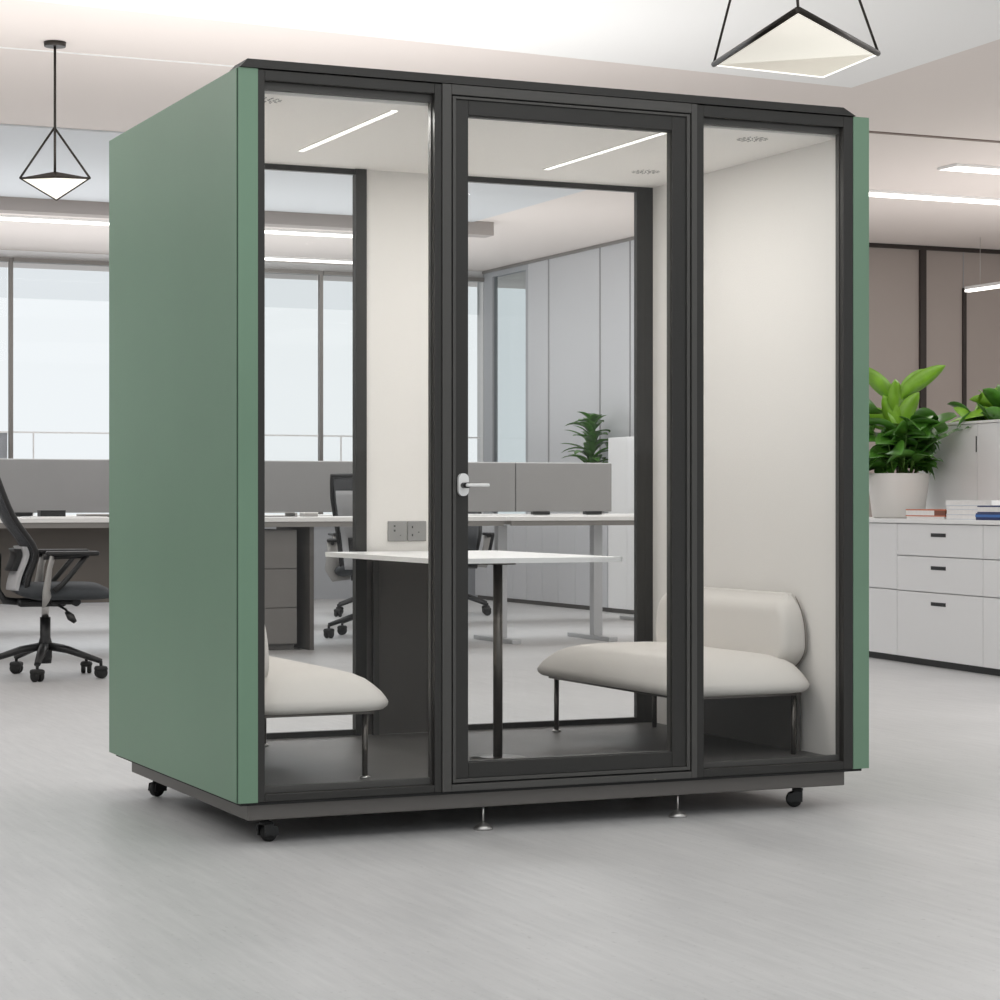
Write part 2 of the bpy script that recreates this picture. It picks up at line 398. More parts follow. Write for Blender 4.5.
# ------------------------------------------------------------------ benches in the pod
def pebble(w, d, prof, rc, n=14, m=10):      # stacked rounded rectangles; prof = [(z, inset_x0, inset_x1, inset_y)]
    bm = nb(); rings = []
    for z,ia,ib,iy in prof:
        x0,x1,y0,y1 = ia, w-ib, iy, d-iy; r = min(rc, .49*(x1-x0), .49*(y1-y0))
        ring=[]
        for cx,cy,a0 in ((x1-r,y1-r,0),(x0+r,y1-r,90),(x0+r,y0+r,180),(x1-r,y0+r,270)):
            for k in range(n): 
                a=R(a0+90*k/(n-1)); ring.append(bm.verts.new((cx+r*math.cos(a),cy+r*math.sin(a),z)))
        rings.append(ring)
    N=len(rings[0])
    for i in range(len(rings)-1):
        for k in range(N):
            f=bm.faces.new((rings[i][k],rings[i][(k+1)%N],rings[i+1][(k+1)%N],rings[i+1][k])); f.smooth=True
    f=bm.faces.new(rings[0][::-1]); f=bm.faces.new(rings[-1]); f.smooth=True
    return bm
def bench(loc, rz, label, seat_w, z0=.157, under=True):
    # local: x = depth towards the user (0 = wall), y = length
    t = thing('bench_seat', label, 'bench', loc, rz, 'upholstered benches in the pod')
    L = 1.10
    prof = [(.362-z0,.03,.03,.03),(.366-z0,.012,.012,.012),(.376-z0,.002,.002,.003),(.388-z0,0,0,0),(.402-z0,.004,.006,.008),(.418-z0,.010,.016,.020),
            (.436-z0,.018,.032,.040),(.454-z0,.028,.052,.062),(.468-z0,.045,.080,.092),(.478-z0,.07,.115,.13),(.484-z0,.105,.16,.18),(.486-z0,.16,.21,.27)]
    o = obj('seat', pebble(seat_w, L, prof, .075), 'fabric', t); o.location = (.015,0,0)
    # backrest: upholstered slab bulging at the ends
    bm = nb(); rings=[]
    for i in range(17):
        s=i/16; z=.425-z0+(.674-.425)*s
        e = .034*abs(2*(s-.36))**2.6 if s>.36 else .09*((.36-s)/.36)**2
        th = .098 - .03*max(0,(s-.80)/.20)**2 - .012*s
        back = .012*max(0,(s-.85)/.15)
        x0,x1,y0,y1 = back, th, .075+e, L-.09-e; r=.034
        ring=[]
        for cx,cy,a0 in ((x1-r,y1-r,0),(x0+.012,y1-.012,90),(x0+.012,y0+.012,180),(x1-r,y0+r,270)):
            rr = r if cx>x0+.03 else .012
            for k in range(6): a=R(a0+90*k/5); ring.append(bm.verts.new((cx+rr*math.cos(a),cy+rr*math.sin(a),z)))
        rings.append(ring)
    N=len(rings[0])
    # rounded top
    last=rings[-1]; cen=sum((v.co for v in last),Vector())/N
    for q,(sc,dz) in enumerate(((.93,.008),(.8,.012))):
        rings.append([bm.verts.new((cen.x+(v.co.x-cen.x)*sc, cen.y+(v.co.y-cen.y)*(1-(1-sc)*.12), v.co.z+dz)) for v in last])
    for i in range(len(rings)-1):
        for k in range(N):
            f=bm.faces.new((rings[i][k],rings[i][(k+1)%N],rings[i+1][(k+1)%N],rings[i+1][k])); f.smooth=True
    bm.faces.new(rings[0][::-1]); bm.faces.new(rings[-1])
    b = obj('backrest', bm, 'fabric', t)
    # dark piping at both back edges
    for sgn in (0,1):
        pts=[]
        for i in range(17):
            s=i/16; z=.425-z0+(.674-.425)*s
            e = .034*abs(2*(s-.36))**2.6 if s>.36 else .09*((.36-s)/.36)**2
            pts.append((.010, (.073+e) if not sgn else (L-.088-e), z))
        obj('piping', tube(nb(), pts, .002, 6), 'piping', b)
    obj('seat_frame', box(.05,seat_w-.035,.05,L-.05,.352-z0,.362-z0), 'steel', t)
    for x in (.075 if under else .03,seat_w-.062):
        for y in (.06,L-.06):
            l = obj('leg', cyl(nb(),(x,y,0),(x,y,.353-z0),.0085,.0095,n=16), 'steel', t)
            if x>.1: obj('foot_glide', lathe(nb(),[(.016,0),(.017,.004),(.011,.008)],(x,y,0),20), 'chrome', l)
    if under: obj('under_seat_dark_slab', box(.003,.018,.10,L-.13,0,.352-z0), 'dark', t)  # dark slab along the wall below the seat
    return t
# right bench: mirrored by a half turn (its depth axis points to -x)
bench((2.062,1.25,.157), R(180), 'light grey upholstered bench against the right wall of the pod', .54)
t2 = bench((.077,.12,.157), 0, 'light grey bench mostly hidden behind the left front frame of the pod', .445, under=False)

# ------------------------------------------------------------------ table
tb = thing('meeting_table', 'white rectangular table on one dark pole inside the pod', 'table', (1.09,.465,.157))
def table_top():
    bm = nb(); poly=[(x,y) for x,y in rrect(.655,1.05,.012)]
    z1=.8155-.157
    prism(bm,[(x-.02,y+.35) for x,y in poly], z1-.016, z1, 'z')
    bmesh.ops.bevel(bm, geom=[e for e in bm.edges if abs(e.verts[0].co.z-e.verts[1].co.z)<1e-6 and e.verts[0].co.z<z1-.01], offset=.006, segments=2, affect='EDGES')
    return bm
obj('tabletop', table_top(), 'top', tb)
obj('table_pole', cyl(nb(),(-.062,0,.008),(-.062,0,.641),.0155,n=28), 'steel', tb)
obj('mounting_plate', lathe(nb(),[(.06,.634),(.06,.6405)],(-.062,0,0),28), 'steel', tb)
obj('table_base', lathe(nb(),[(.090,0),(.092,.003),(.088,.008),(.02,.010)],(-.062,0,0),48), 'steel', tb)

# ------------------------------------------------------------------ pendants
def seg(bm,a,b,r,n=8): return tube(bm,[a,b],r,n)
# near pendant: kite frame with folded panel
A=Vector((1.893,.577,2.5)); B=Vector((1.695,-.297,2.5)); Cc=Vector((2.302,.183,2.5)); Dd=Vector((2.356,.613,2.5)); AP=Vector((1.90,.12,H-.06))
t = thing('pendant_lamp', 'large near pendant lamp with dark kite frame above the pod', 'lamp', (AP.x,AP.y,2.5), 0, 'geometric pendant lamps')
o = Vector((AP.x,AP.y,2.5))
def tri_slab(pts, th=.006):
    bm=nb(); a=[bm.verts.new(p) for p in pts]; b=[bm.verts.new(p+Vector((0,0,th))) for p in pts]
    n=len(pts); bm.faces.new(a); bm.faces.new(b[::-1])
    for i in range(n): bm.faces.new((a[i],a[(i+1)%n],b[(i+1)%n],b[i]))
    return bm
obj('diffuser', tri_slab([A-o,B-o,Cc-o]), 'pendn', t); obj('lower_diffuser', tri_slab([A-o+Vector((0,0,.0005)),Cc-o+Vector((0,0,.0005)),Dd-o]), 'pend2', t)
bm=nb()
for p,q,r in ((A,B,.011),(B,Cc,.011)): seg(bm,p-o+Vector((0,0,.002)),q-o+Vector((0,0,.002)),r-.001)
obj('lamp_frame', bm, 'bronze', t)
bm=nb()
for p,q,r in ((Cc,Dd,.003),(Dd,A,.003)): seg(bm,p-o,q-o,r)
obj('diffuser_rim', bm, 'lamp', t)
for p in (A,B,Cc): obj('suspension_rod', seg(nb(),p-o+Vector((0,0,.006)),AP-o,.0045), 'bronze', t)
obj('ceiling_rose', lathe(nb(),[(.05,H-.06-2.5),(.05,H-.032-2.5)],(0,0,0),32), 'bronze', t)
# far pendant on the left: pyramid diffuser hung on a rod
t = thing('pendant_lamp', 'small far pendant lamp hanging left of the green wall', 'lamp', (.723,5.443,2.50), 0, 'geometric pendant lamps')
s = .0052   # metres per pixel there
rx,ry = math.cos(R(24.03)), -math.sin(R(24.03)); fx,fy = -ry, rx
def q(px, dz, dep=0): return Vector((px*s*rx+dep*fx, px*s*ry+dep*fy, dz))
zr=.172; La=q(-35,zr); Ra=q(35,zr); Nr=q(3,zr,-.05); Fr=q(0,zr,.12); Bot=q(1.5,.058,0); Ap=q(-.5,.435)
obj('diffuser', (lambda bm: (
    [bm.faces.new([vs[i] for i in f]) for vs in [[bm.verts.new(p) for p in (La,Nr,Ra,Fr,Bot)]] for f in ((0,1,4),(1,2,4),(2,3,4),(3,0,4),(0,3,2,1))], bm)[1])(nb()), 'pend', t)
bm=nb(); vs=[bm.verts.new(p+Vector((0,0,.002))) for p in (La,Nr,Ra,Fr)]; tp=bm.verts.new(q(0,zr+.035,.0))
for i in range(4): bm.faces.new((vs[i],vs[(i+1)%4],tp))
bm.faces.new(vs)
obj('lamp_cap', bm, 'bronze', t)
bm=nb()
for a,b in ((La,Nr),(Nr,Ra),(Ra,Fr),(Fr,La)): seg(bm,a,b,.006)
for a in (La,Ra): seg(bm,a,Bot,.004)
for a in (La,Ra): seg(bm,a,Ap,.006)
obj('lamp_frame', bm, 'bronze', t)
obj('suspension_rod', seg(nb(),q(0,zr+.03),(0,0,H-2.50-.01),.007), 'bronze', t)
obj('ceiling_rose', lathe(nb(),[(.055,H-2.5-.025),(.058,H-2.5-.002)],(0,0,0),32), 'bronze', t)

# ------------------------------------------------------------------ white storage on the right
CR = R(-96.65)
def cabframe(name,label,cat,s,dy,z=0,group=None):   # local x along the front (towards the camera), local y away from the fronts
    ax=(math.cos(CR),math.sin(CR)); dp=(-ax[1],ax[0])
    return thing(name,label,cat,(6.021+ax[0]*s+dp[0]*dy,5.896+ax[1]*s+dp[1]*dy,z),CR,group)
def lowcab(s0,s1,label,rows,handles=True):
    t=cabframe('storage_cabinet',label,'cabinet',s0,0,0,'low white cabinets under the long worktop'); w=s1-s0
    obj('carcass', box(0.001,w-.001,.022,.495,.04,.857), 'cab', t)
    obj('kick_board', box(0,w,.03,.05,0,.04), 'black', t)
    for (z0,z1,kind) in rows:
        d=obj(kind, box(.003,w-.003,0,.02,z0+.003,z1-.003,bev=.0015), 'cab', t)
        if handles:
            hc=.50*w; bm=nb(); bx(bm,hc-.09,hc+.09,-.003,.002,z1-.078,z1-.056,.001); obj('handle', bm, 'black', d)
    return t
lowcab(-1.3,.367,'white low cabinet with plain stacked doors under the potted plant',[(.04,.447,'door'),(.447,.857,'door')],False)
lowcab(.367,1.425,'white low cabinet with three drawers and black slot handles',[(.04,.445,'drawer'),(.445,.66,'drawer'),(.66,.857,'drawer')])
lowcab(1.425,2.5,'white low cabinet with drawers at the right edge of the photo',[(.04,.445,'drawer'),(.445,.66,'drawer'),(.66,.857,'drawer')])
t=cabframe('worktop','long white worktop lying across the low cabinets','worktop',-1.3,0); obj('slab', box(0,3.8,-.012,.5,.858,.884,bev=.003), 'white', t)
def tallcab(s0,s1,label,zt=1.487,handle=None):
    t=cabframe('tall_cabinet',label,'cabinet',s0,.502); w=s1-s0
    bm=nb(); bx(bm,0,w,.02,.47,0,zt-.16); bx(bm,0,w,.02,.035,zt-.16,zt); bx(bm,0,w,.455,.47,zt-.16,zt); bx(bm,0,.015,.035,.455,zt-.16,zt); bx(bm,w-.015,w,.035,.455,zt-.16,zt)
    obj('carcass', bm, 'cab', t)
    for a,b in ((.002,.762),(.766,w-.002)):
        d=obj('door', box(a,b,0,.018,.002,zt-.015,bev=.0015), 'cab', t)
        if a<.1: obj('handle', box(.75,.759,-.004,.002,zt-.19,zt-.09), 'black', d)
    obj('top_rim', box(-.004 if s0<0 else 0,w,-.006,.03,zt-.012,zt+.004,bev=.002), 'white', t)
    return t
tallcab(-.30,1.25,'tall white planter cabinet standing behind the low cabinets at the right')

def leaf(bm, base, az, el, L, W, droop=.6, fold=.25, n=7, roll=0.):
    d=Vector((math.cos(az)*math.cos(el),math.sin(az)*math.cos(el),math.sin(el))); side0=Vector((-math.sin(az),math.cos(az),0))
    p=Vector(base); rows=[]
    e=el
    for i in range(n+1):
        t=i/n; w=W*.5*(math.sin(math.pi*min(1,t*.92+.06))**.8)*(1 if t<1 else 0)
        d=Vector((math.cos(az)*math.cos(e),math.sin(az)*math.cos(e),math.sin(e))); nrm=side0.cross(d)*-1; side=side0*math.cos(roll)+nrm*math.sin(roll); nrm=side.cross(d)*-1
        rows.append((p.copy()-side*w+nrm*w*fold, p.copy(), p.copy()+side*w+nrm*w*fold))
        p=p+d*(L/n); e-=droop/n
    V=[[bm.verts.new(c) for c in r] for r in rows]
    for i in range(n):
        for k in (0,1):
            f=bm.faces.new((V[i][k],V[i][k+1],V[i+1][k+1],V[i+1][k])); f.smooth=True
def pot(parent, r0, r1, h, m='pot'):
    obj('pot', lathe(nb(),[(r0*.9,0),(r0,.01),(r1,h-.006),(r1,h),(r1*.95,h),(r1*.94,h-.03)],(0,0,0),48), m, parent)
    obj('soil', lathe(nb(),[(r1*.9,h-.045),(r1*.9,h-.028)],(0,0,0),32), 'soil', parent)
def solid(o, th=.0012):
    md=o.modifiers.new('thick','SOLIDIFY'); md.thickness=th; return o
# big plant
t=cabframe('potted_plant','large leafy green plant in a white pot on the worktop','plant',-.07,.235,.8845)
pot(t,.165,.198,.285)
rnd=random.Random(3)
stems=[];fol=nb();foll=nb();stm=nb()
for k in range(30):
    a=rnd.uniform(0,6.283); rr=rnd.uniform(.02,.12); h=rnd.uniform(.10,.46)*(1.0 if k%3 else .7)
    b0=Vector((rr*math.cos(a),rr*math.sin(a),.255)); spread=rnd.uniform(.05,.13)
    tip=b0+Vector((math.cos(a)*spread,math.sin(a)*spread,h))
    mid=(b0+tip)/2+Vector((0,0,.03))
    tube(stm,[b0,mid,tip],[.006,.005,.004],6)
    nl=4 if k%2 else 3
    for j in range(nl):
        la=a+rnd.uniform(-1.1,1.1)+(j*2.1); tt=rnd.uniform(.55,1)
        pb=b0.lerp(tip,tt)
        leaf(fol,pb,la,rnd.uniform(.1,.8),rnd.uniform(.20,.31),rnd.uniform(.10,.15),rnd.uniform(.5,1.5),.25,7,rnd.uniform(-.9,.9))
# upright top shoots with large pale leaves
sx=Vector((.02,0,.255)); tp=Vector((.03,-.02,.80)); tube(stm,[sx,(sx+tp)/2,tp],[.008,.007,.005],8)
for (az,el,L,W,dz,dr,lt,roll) in ((1.15,.70,.37,.12,.76,.2,1,-1.1),(1.35,1.05,.30,.13,.72,.35,1,-1.0),(4.3,.75,.33,.12,.74,-.1,1,1.0),(4.2,.85,.36,.15,.54,1.3,1,1.0),(1.2,1.15,.28,.12,.56,.2,1,-1.2),(5.6,1.3,.24,.12,.66,.2,1,.9),(4.8,1.25,.25,.11,.56,.3,1,1.1),
                          (1.3,.6,.33,.14,.50,.9,0,-.5),(2.6,.4,.27,.12,.50,.9,0,-.5),(.2,.6,.33,.14,.46,1.0,0,-.5),(-.9,.5,.30,.13,.46,1.1,0,-.5),(4.4,.5,.34,.14,.46,1.1,0,-.5),(1.2,.7,.32,.13,.36,1.0,0,-.5),(5.2,.5,.32,.13,.36,1.0,0,-.5)):
    leaf(foll if lt else fol,(.03,-.02,dz),az,el,L,W,dr,.2,9,roll)
for bmq in (fol,foll,stm):
    for v in bmq.verts:
        if v.co.y>.17 and v.co.z<.66: v.co.y=.17+(v.co.y-.17)*.35
obj('stems', stm, 'stem', t); solid(obj('foliage', fol, 'leaf', t)); o=solid(obj('top_leaves', foll, 'leafl', t)); o['label']='paler upright leaves at the top'
# bushy plant in the tall cabinet
t=cabframe('bushy_plant','bright green bushy plant growing from the top of the tall white cabinet','plant',.36,.735,1.3275)
obj('planter_liner', lathe(nb(),[(.14,0),(.17,.13),(.165,.13),(.15,.11)],(0,0,0),32), 'rubber', t)
rnd=random.Random(11); fa=nb(); fb=nb()
for k in range(110):
    a=rnd.uniform(0,6.283); el=rnd.uniform(.05,1.35)
    leaf(fa if k%2 else fb,(rnd.uniform(-.25,.30),rnd.uniform(-.12,.14),rnd.uniform(.10,.22)),a,el,rnd.uniform(.15,.28),rnd.uniform(.06,.095),rnd.uniform(.2,1.2),.25,7,rnd.uniform(-1,1))
solid(obj('foliage', fa, 'leaf', t)); solid(obj('pale_leaves', fb, 'leafl', t))

# books on the worktop
def book_spine_out(label,s0,s1,z,h,m,m2,d1,group):
    t=cabframe('book',label,'book',s0,0,z,group); w=s1-s0
    obj('cover', box(0,w,0,d1,0,h,bev=.003), m, t); obj('title_band', box(-.0008,w+.0008,-.0012,.002,h*.42,h*.80), m2, t); return t
def book(label, s0, s1, z, h, cover, spine=None, dy0=.10, dy1=.30, group=None, rz=0, kind='book'):
    t=cabframe('book',label,'book',s0,dy0,z,group); w=s1-s0; d=dy1-dy0; ct=.007 if cover in ('navy','orange') else .004
    obj('pages', box(.003,w-.003,.001,d-.004,ct,h-ct), 'page', t)
    obj('cover', (lambda b:(bx(b,0,w,0,d,0,ct),bx(b,0,w,0,d,h-ct,h),bx(b,w-.003,w,0,d,ct,h-ct),b)[3])(nb()), cover, t)
    if spine: obj('spine', box(w-.13,w+.001,-.001,d,ct,h-ct), spine, t)
    return t
book('thin white book under the orange covered book', .30,.78,.8845,.014,'white')
book('book with orange cover and brown spine on the worktop', .29,.79,.899,.044,'orange','brown')
for i,(h,c,l,a,b) in enumerate(((.030,'gbook','white book at the bottom of the tallest stack',.805,1.30),(.028,'page','white book second from the bottom of the tallest stack',.81,1.33),
                            (.026,'gbook','bluish grey book second from the top of the tallest stack',.81,1.33),(.028,'white','thick white book lying on top of the tallest stack',.80,1.345))):
    book(l,a,b,.8845+(0,.0305,.059,.0855)[i],h,c,None,.10,.30,'white books in the tallest stack')
book_spine_out('blue book at the bottom of the pair at the right edge',1.34,1.75,.8845,.040,'navy','blue',.092,'blue books at the right edge')
t=book('navy covered book with white pages on top of the blue book',1.36,1.75,.925,.042,'navy',None,0.0,.092,'blue books at the right edge')
# ------------------------------------------------------------------ desks
def desk(u0,u1,v0,label,ends=(),modesty=None,panels=(),group='front row of desks',depth=.8):
    t=thing('desk',label,'desk',(u0,v0,0),0,group); w=u1-u0
    obj('desktop', box(0.001,w-.001,0,depth,.856,.886,bev=.003), 'desk', t)
    for y in (.015,depth-.05): obj('rail', box(.02,w-.02,y,y+.03,.822,.855), 'dframe', t)
    for x in ends:
        l = obj('leg', box(x-.035,x+.035,.30,.37,.03,.822,bev=.003), 'dleg', t); obj('foot_bar', box(x-.035,x+.035,.06,depth-.06,0,.03,bev=.004), 'dleg', l)
    if modesty: obj('modesty_panel', box(modesty[0],modesty[1],.35,.37,.33,.82), 'modesty', t)
    for x in panels: obj('panel_leg', box(x,x+.03,.05,depth-.05,0,.822), 'dark', t)
    return t
desk(-1.4,2.60,8.0,'long white desk with brown modesty panel behind the left office chair',(.1,3.9),(.12,3.88))
desk(2.60,4.45,8.0,'white desk over the grey drawer pedestal, seen through the pod',(),None,(.43,))
desk(4.47,5.60,8.0,'white desk with pale square legs, seen through the pod door',(.08,.83))
t=thing('drawer_pedestal','grey drawer pedestal under the desk seen through the left pane','drawer unit',(2.60,8.1,0))
obj('carcass', box(0,.36,.02,.6,.04,.80), 'ped', t); obj('kick_board', box(0.01,.35,.04,.58,0,.04), 'dark', t)
for z0,z1 in ((.045,.28),(.285,.54),(.545,.80)): obj('drawer', box(.003,.357,0,.02,z0,z1,bev=.002), 'ped', t)
desk(-1.4,3.1,10.0,'long white desk of the rear row, left part, carrying grey screens',(.2,4.35),None,(),'rear row of desks')
desk(3.1,6.9,10.0,'long white desk of the rear row, right part, carrying grey screens',(3.65,),None,(),'rear row of desks')
def scr(u0,u1,label):
    t=thing('desk_screen',label,'desk screen',(u0,9.995,.886),0,'grey fabric desk screens')
    obj('panel', box(0.004,u1-u0-.004,0,.03,.022,.405,bev=.004), 'screen', t)
    obj('edge_trim', box(0.004,u1-u0-.004,.002,.028,.403,.411,bev=.002), 'screen_edge', t)
    w=u1-u0
    for x in (.18*w,.72*w): obj('bracket', box(x,x+.14,-.012,.05,0,.024), 'black', t)
scr(-1.4,2.58,'grey fabric desk screen behind the left office chair')
scr(2.58,5.42,'grey fabric desk screen seen through the left pane and the door')
scr(5.42,6.27,'short grey fabric desk screen with a free right end')
# desk items
t=thing('storage_box','small black box standing on the left desk','box',(1.32,8.45,.8865)); obj('body', box(0,.165,0,.10,0,.038,bev=.003), 'black', t); obj('lid', box(-.001,.166,-.001,.101,.038,.046,bev=.002), 'black', t)
t=thing('paper_sheet','white sheets of paper lying on the left desk','paper',(1.18,8.12,.8865)); obj('sheets', box(0,.50,0,.26,0,.006), 'page', t)
t=thing('laptop','closed grey laptop on the left desk beside the green wall','laptop',(1.60,8.4,.8865)); obj('base', box(0,.36,0,.24,0,.012,bev=.004), 'ped', t); obj('lid', box(0,.36,0,.24,.013,.022,bev=.003), 'cgrey', t)
t=thing('document_tray','thin grey document tray on the desk behind the pod','tray',(2.86,8.42,.8865)); obj('base', box(0,.21,0,.22,0,.004), 'ped', t); obj('shelf', box(-.02,.19,0,.22,.026,.032), 'cgrey', t); obj('side_wall', box(.195,.21,0,.22,.004,.027), 'cgrey', t)
t=thing('small_box','small beige box beside the document tray','box',(3.12,8.42,.8865)); obj('body', box(0,.10,0,.1,0,.022,bev=.002), 'cgrey', t); obj('lid', box(-.001,.101,-.001,.101,.022,.03,bev=.002), 'page', t)

# storage along the side wall
for i,(v0,v1) in enumerate(((12.10,12.85),(12.85,13.55),(13.55,14.2),(14.2,14.8),(11.83,12.095))):
    lab=('grey low cabinet under the far plant by the side wall','grey low cabinet in the middle of the far side wall row','grey low cabinet third from the far plant by the side wall','grey low cabinet nearest the windows by the side wall','narrow grey cabinet between the tall locker and the far plant')[i]
    t=thing('side_cabinet',lab,'cabinet',(7.15,v0,0),0,'low grey cabinets on the side wall')
    obj('carcass', box(.02,.338,.001,v1-v0-.001,.04,.86), 'sidew', t); obj('kick_board', box(.03,.05,0,v1-v0,0,.04), 'dark', t)
    h=(v1-v0)/2
    for a in (0,h): obj('door', box(0,.02,a+.003,a+h-.003,.04,.857,bev=.002), 'sidew', t)
t=thing('tall_locker','tall pale grey locker at the side wall, right of the far plant','cabinet',(7.15,11.08,0))
obj('carcass', box(.02,.338,0,.735,.04,1.555), 'cab', t); obj('kick_board', box(.03,.05,0,.735,0,.04), 'dark', t)
for a in (0,.3675): obj('door', box(0,.02,a+.003,a+.3645,.04,1.552,bev=.002), 'cab', t)
t=thing('potted_plant','dark green spiky plant seen through the pod door','plant',(7.29,12.42,.861))
pot(t,.11,.14,.30); rnd=random.Random(5); fa=nb(); sm=nb()
tube(sm,[(0,0,.26),(.0,.01,.45),(.02,0,.80)],[.012,.010,.006],8)
for k in range(60):
    z=.28+.58*(k/60); a=k*2.4+rnd.uniform(-.4,.4); L=rnd.uniform(.22,.34)*(1.25-.5*(k/60))
    leaf(fa,(.0,0,z),a,rnd.uniform(.1,.75)+.45*(k/60),min(L,.34),.08+.04*rnd.random(),rnd.uniform(.5,1.4))
for v in fa.verts:
    if v.co.x>.16: v.co.x=.16+(v.co.x-.16)*.1
obj('stem', sm, 'stem', t); solid(obj('foliage', fa, 'leaf', t))

# ------------------------------------------------------------------ office chairs (front = local +x)
def office_chair(loc, rz, label, S=1.13, shell=.36):
    t=thing('office_chair',label,'chair',loc,rz,'mesh back office chairs'); t.scale=(S,S,S)
    # base
    hub=obj('swivel_base', lathe(nb(),[(.03,.07),(.034,.10),(.034,.17),(.026,.20),(.026,.30)],(0,0,0),24), 'black', t)
    for k in range(5):
        a=R(72*k-102); c=Vector((math.cos(a),math.sin(a),0))
        arm=obj('base_arm', tube(nb(),[c*.02+Vector((0,0,.155)),c*.12+Vector((0,0,.14)),c*.30+Vector((0,0,.085))],[.026,.024,.016],10,True,.8), 'black', t)
        x,y=(c*.30).x,(c*.30).y; w=nb(); cr=a+R(40)
        for sgn in (-1,1):
            ww=nb(); lathe(ww,[(.004,-.011),(.024,-.011),(.029,-.006),(.029,.006),(.024,.011),(.004,.011)],(0,sgn*.015,.029),20,'y'); merge(w,ww,Matrix.Rotation(cr,4,'Z'))
        bm2=nb(); bx(bm2,-.03,.03,-.03,.03,.034,.062,.012); merge(w,bm2,Matrix.Rotation(cr,4,'Z'))
        cyl(w,(0,0,.05),(0,0,.085),.008,n=10)
        o=obj('castor', w, 'rubber', t); o.location=(x,y,0)
    obj('gas_lift', cyl(nb(),(0,0,.30),(0,0,.40),.018,n=20), 'chrome', t)
    mc=nb(); bx(mc,-.14,.10,-.08,.08,.355,.395,.015); bx(mc,.02,.17,-.10,.10,.365,.392,.012); cyl(mc,(.14,-.14,.378),(.14,.14,.378),.02,n=14)
    m_=obj('tilt_mechanism', mc, 'black', t)
    lv=nb(); tube(lv,[(.06,-.08,.36),(.085,-.17,.345),(.10,-.22,.32)],[.006,.006,.006],8); tube(lv,[(.085,-.21,.335),(.105,-.23,.31),(.125,-.24,.285)],[.010,.020,.010],12)
    obj('lever', lv, 'black', t)
    # seat cushion
    s=nb(); rings=[]
    for z,i in ((.392,.05),(.398,.02),(.412,.004),(.43,0),(.448,.01),(.462,.03),(.470,.07),(.473,.12)):
        ring=[]
        for k in range(40):
            a=2*math.pi*k/40; ca,sa=math.cos(a),math.sin(a); n=4.
            rr=(abs(ca)**n+abs(sa)**n)**(-1/n); x=.085+(.245-i)*rr*ca; y=(.245-i)*rr*sa
            zz=z-.035*max(0,(x-.22)/.11)**2*(z-.39)/.08+.02*max(0,(-.05-x)/.1)
            ring.append(s.verts.new((x,y,zz)))
        rings.append(ring)
    for i in range(len(rings)-1):
        for k in range(40):
            f=s.faces.new((rings[i][k],rings[i][(k+1)%40],rings[i+1][(k+1)%40],rings[i+1][k])); f.smooth=True
    s.faces.new(rings[0][::-1]); s.faces.new(rings[-1]).smooth=True
    obj('seat', s, 'seatf', t)
    # back: curved mesh sheet in a frame
    def bp(u,w):   # u 0..1 up, w -1..1 across
        z=.44+.60*u; x=-.165+.075*math.sin(math.pi*min(1,u/.62))*(1 if u<.62 else 0)
        x=-.155+.055*math.exp(-((u-.33)/.2)**2)-.155*max(0,(u-.3))/.7
        hw=.19+.06*min(1,u*1.3)
        return Vector((x+.05*abs(w)**2, hw*w, z))
    def sheet(u0,u1,off,th=.010,nu=16,nw=10,hw=1):
        b=nb(); F=[];Bk=[]
        for i in range(nu+1):
            F.append([b.verts.new(bp(u0+(u1-u0)*i/nu,hw*(-1+2*j/nw))+Vector((off,0,0))) for j in range(nw+1)])
            Bk.append([b.verts.new(bp(u0+(u1-u0)*i/nu,hw*(-1+2*j/nw))+Vector((off-th,0,0))) for j in range(nw+1)])
        for i in range(nu):
            for j in range(nw):
                b.faces.new((F[i][j],F[i][j+1],F[i+1][j+1],F[i+1][j])).smooth=True
                b.faces.new((Bk[i][j],Bk[i+1][j],Bk[i+1][j+1],Bk[i][j+1])).smooth=True
        for i in range(nu):
            b.faces.new((F[i][0],F[i+1][0],Bk[i+1][0],Bk[i][0])); b.faces.new((F[i][nw],Bk[i][nw],Bk[i+1][nw],F[i+1][nw]))
        for j in range(nw):
            b.faces.new((F[0][j],Bk[0][j],Bk[0][j+1],F[0][j+1])); b.faces.new((F[nu][j],F[nu][j+1],Bk[nu][j+1],Bk[nu][j]))
        return b
    br=obj('backrest', sheet(.02,.98,0,.012), 'mesh', t)
    fr=[bp(u/16,-1) for u in range(17)]+[bp(1,w/5) for w in range(-4,5)]+[bp(1-u/16,1) for u in range(17)]+[bp(0,-w/5) for w in range(-4,5)]+[bp(0,-1)]
    obj('back_frame', tube(nb(),[p+Vector((-.006,0,0)) for p in fr],.0135,10,True), 'black', br)
    obj('back_shell', sheet(.0,shell,-.03,.012,hw=.9), 'cpanel', br)
    obj('lumbar_support', sheet(.16,.34,-.045,.025,6,8,.7), 'black', br)
    sp=nb(); tube(sp,[(-.10,0,.375),(-.20,0,.385),(-.235,0,.44),(-.225,0,.62)],[.022,.024,.022,.014],12,True,.8); obj('back_bracket', sp, 'black', t)
    for sgn in (-1,1):
        y=sgn*.255
        a=nb(); tube(a,[(.0,y*.55,.395),(-.01,y*.95,.40),(-.015,y,.44),(-.0,y,.55),(.015,y,.61)],[.026,.050,.052,.036,.040],14,True,.28,up=(0,1,0))
        ar=obj('armrest', a, 'cgrey', t)
        bb=nb(); tube(bb,[(.02,y,.44),(.06,y,.47),(.12,y,.54),(.18,y,.615)],[.014,.014,.013,.013],10); tube(bb,[(-.03,y,.604),(.19,y,.612)],.012,8)
        obj('arm_brace', bb, 'black', ar)
        pd=nb(); bx(pd,-.02,.24,y-.038,y+.038,.612,.634,.01,3); obj('arm_pad', pd, 'black', ar)
    return t
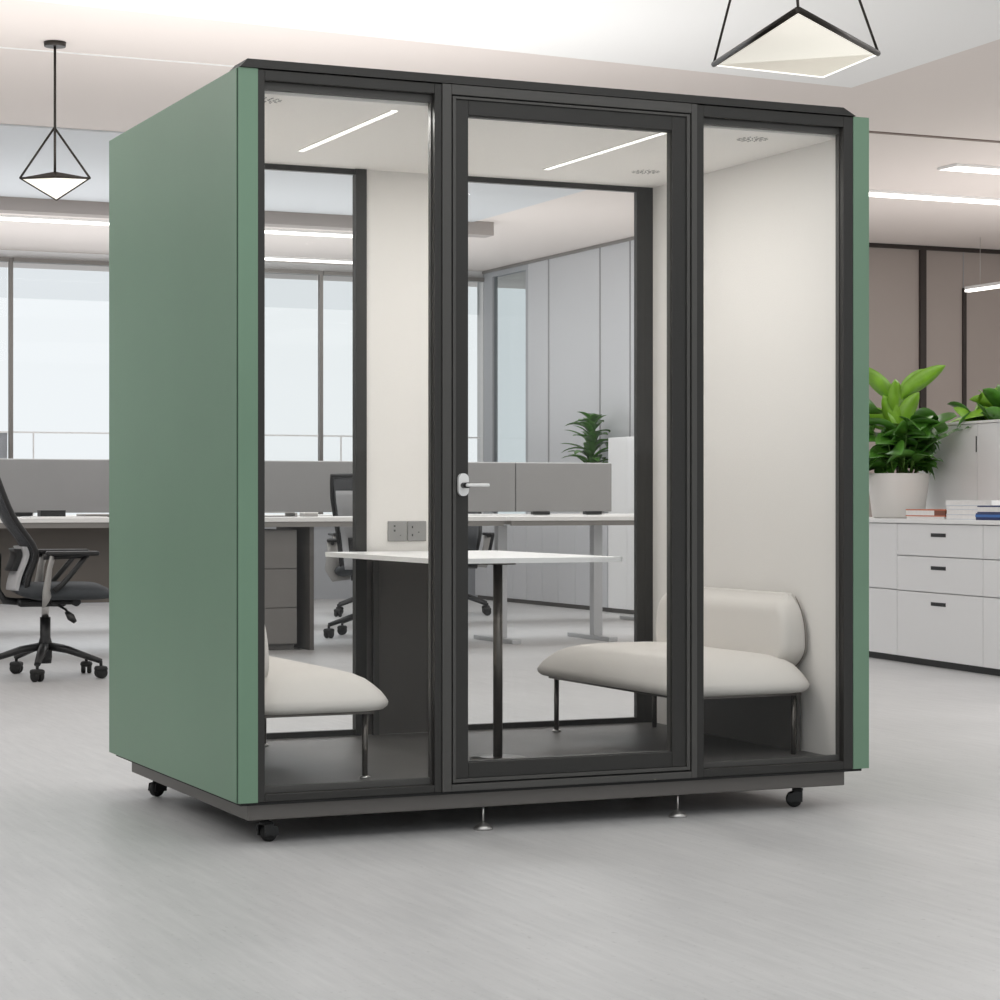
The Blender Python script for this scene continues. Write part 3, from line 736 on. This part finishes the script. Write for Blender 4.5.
ch=office_chair((.905,6.475,0), R(-8), 'dark mesh back office chair with pale arm supports, nearest the left edge')
ch2=office_chair((3.93,9.25,0),R(68),'dark office chair between the two desk rows, seen through the left pane',shell=.84)
dup(ch2,(5.0,12.1,0),R(80),'far office chair behind the screens, partly hidden by the pod back panel')
dup(ch2,(5.75,12.0,0),R(-100),'far office chair seen under the desks through the pod door')

# ------------------------------------------------------------------ light
def area(name, loc, rot, sx, sy, power, col=(1,1,1)):
    l=bpy.data.lights.new(name,'AREA'); l.shape='RECTANGLE'; l.size=sx; l.size_y=sy; l.energy=power; l.color=col
    o=bpy.data.objects.new(name,l); C.objects.link(o); o.location=loc; o.rotation_euler=rot; return o
area('fill_down_front',(0,-2.2,H-.06),(0,0,0),6,3.2,60,(1,.99,.98))  # unseen fill lamps added under the ceiling, pointing down
area('fill_down_left',(-3.2,3.5,H-.06),(0,0,0),3.5,5,85,(1,.99,.98))
area('fill_down_right',(6.2,1.5,H-.06),(0,0,0),3.5,5,120,(1,.98,.97))
area('fill_down_back',(3.0,9.6,H-.06),(0,0,0),8,2.6,150,(.98,.99,1))
area('fill_down_far_right',(10.5,6.5,H-.06),(0,0,0),5,3,120,(1,.97,.95))
area('fill_up_behind_pod',(1.4,3.9,1.5),(R(180),0,0),3.6,2.4,72,(1,.985,.97))  # from here on: added unseen fill lamps facing up to brighten the ceiling
area('fill_up_front',(-1,-7.5,1.2),(R(180),0,0),8,3,380,(1,.985,.97))
area('fill_up_windows',(2.0,13.4,1.5),(R(180),0,0),9,1.4,75,(.98,.99,1))
area('fill_up_desks',(2.5,10.9,1.5),(R(180),0,0),9,1.2,60,(.98,.99,1))
area('fill_up_left',(-2.2,4.6,1.8),(R(180),0,0),2,5,62,(1,.985,.97))
area('fill_up_cabinets',(9.6,6.6,1.8),(R(180),0,0),4,5,70,(1,.965,.94))
for x in (.55,1.468): area('pod_light',(x,.58,2.178),(0,0,0),.03,.85,6.8,(1,.98,.95))

w=bpy.data.worlds.new('world'); bpy.context.scene.world=w; w.use_nodes=True
bg=w.node_tree.nodes['Background']; bg.inputs['Color'].default_value=(.93,.965,.98,1); bg.inputs['Strength'].default_value=.97

cam=bpy.data.cameras.new('camera'); cam.sensor_width=36; cam.lens=81.72; cam.clip_end=100
co=bpy.data.objects.new('camera',cam); C.objects.link(co); co.location=(-1.9681,-6.2721,1.0); co.rotation_euler=(R(90),0,R(-24.03))
sc=bpy.context.scene; sc.camera=co
sc.view_settings.view_transform='Standard'; sc.view_settings.look='None'; sc.view_settings.gamma=1; sc.view_settings.exposure=0
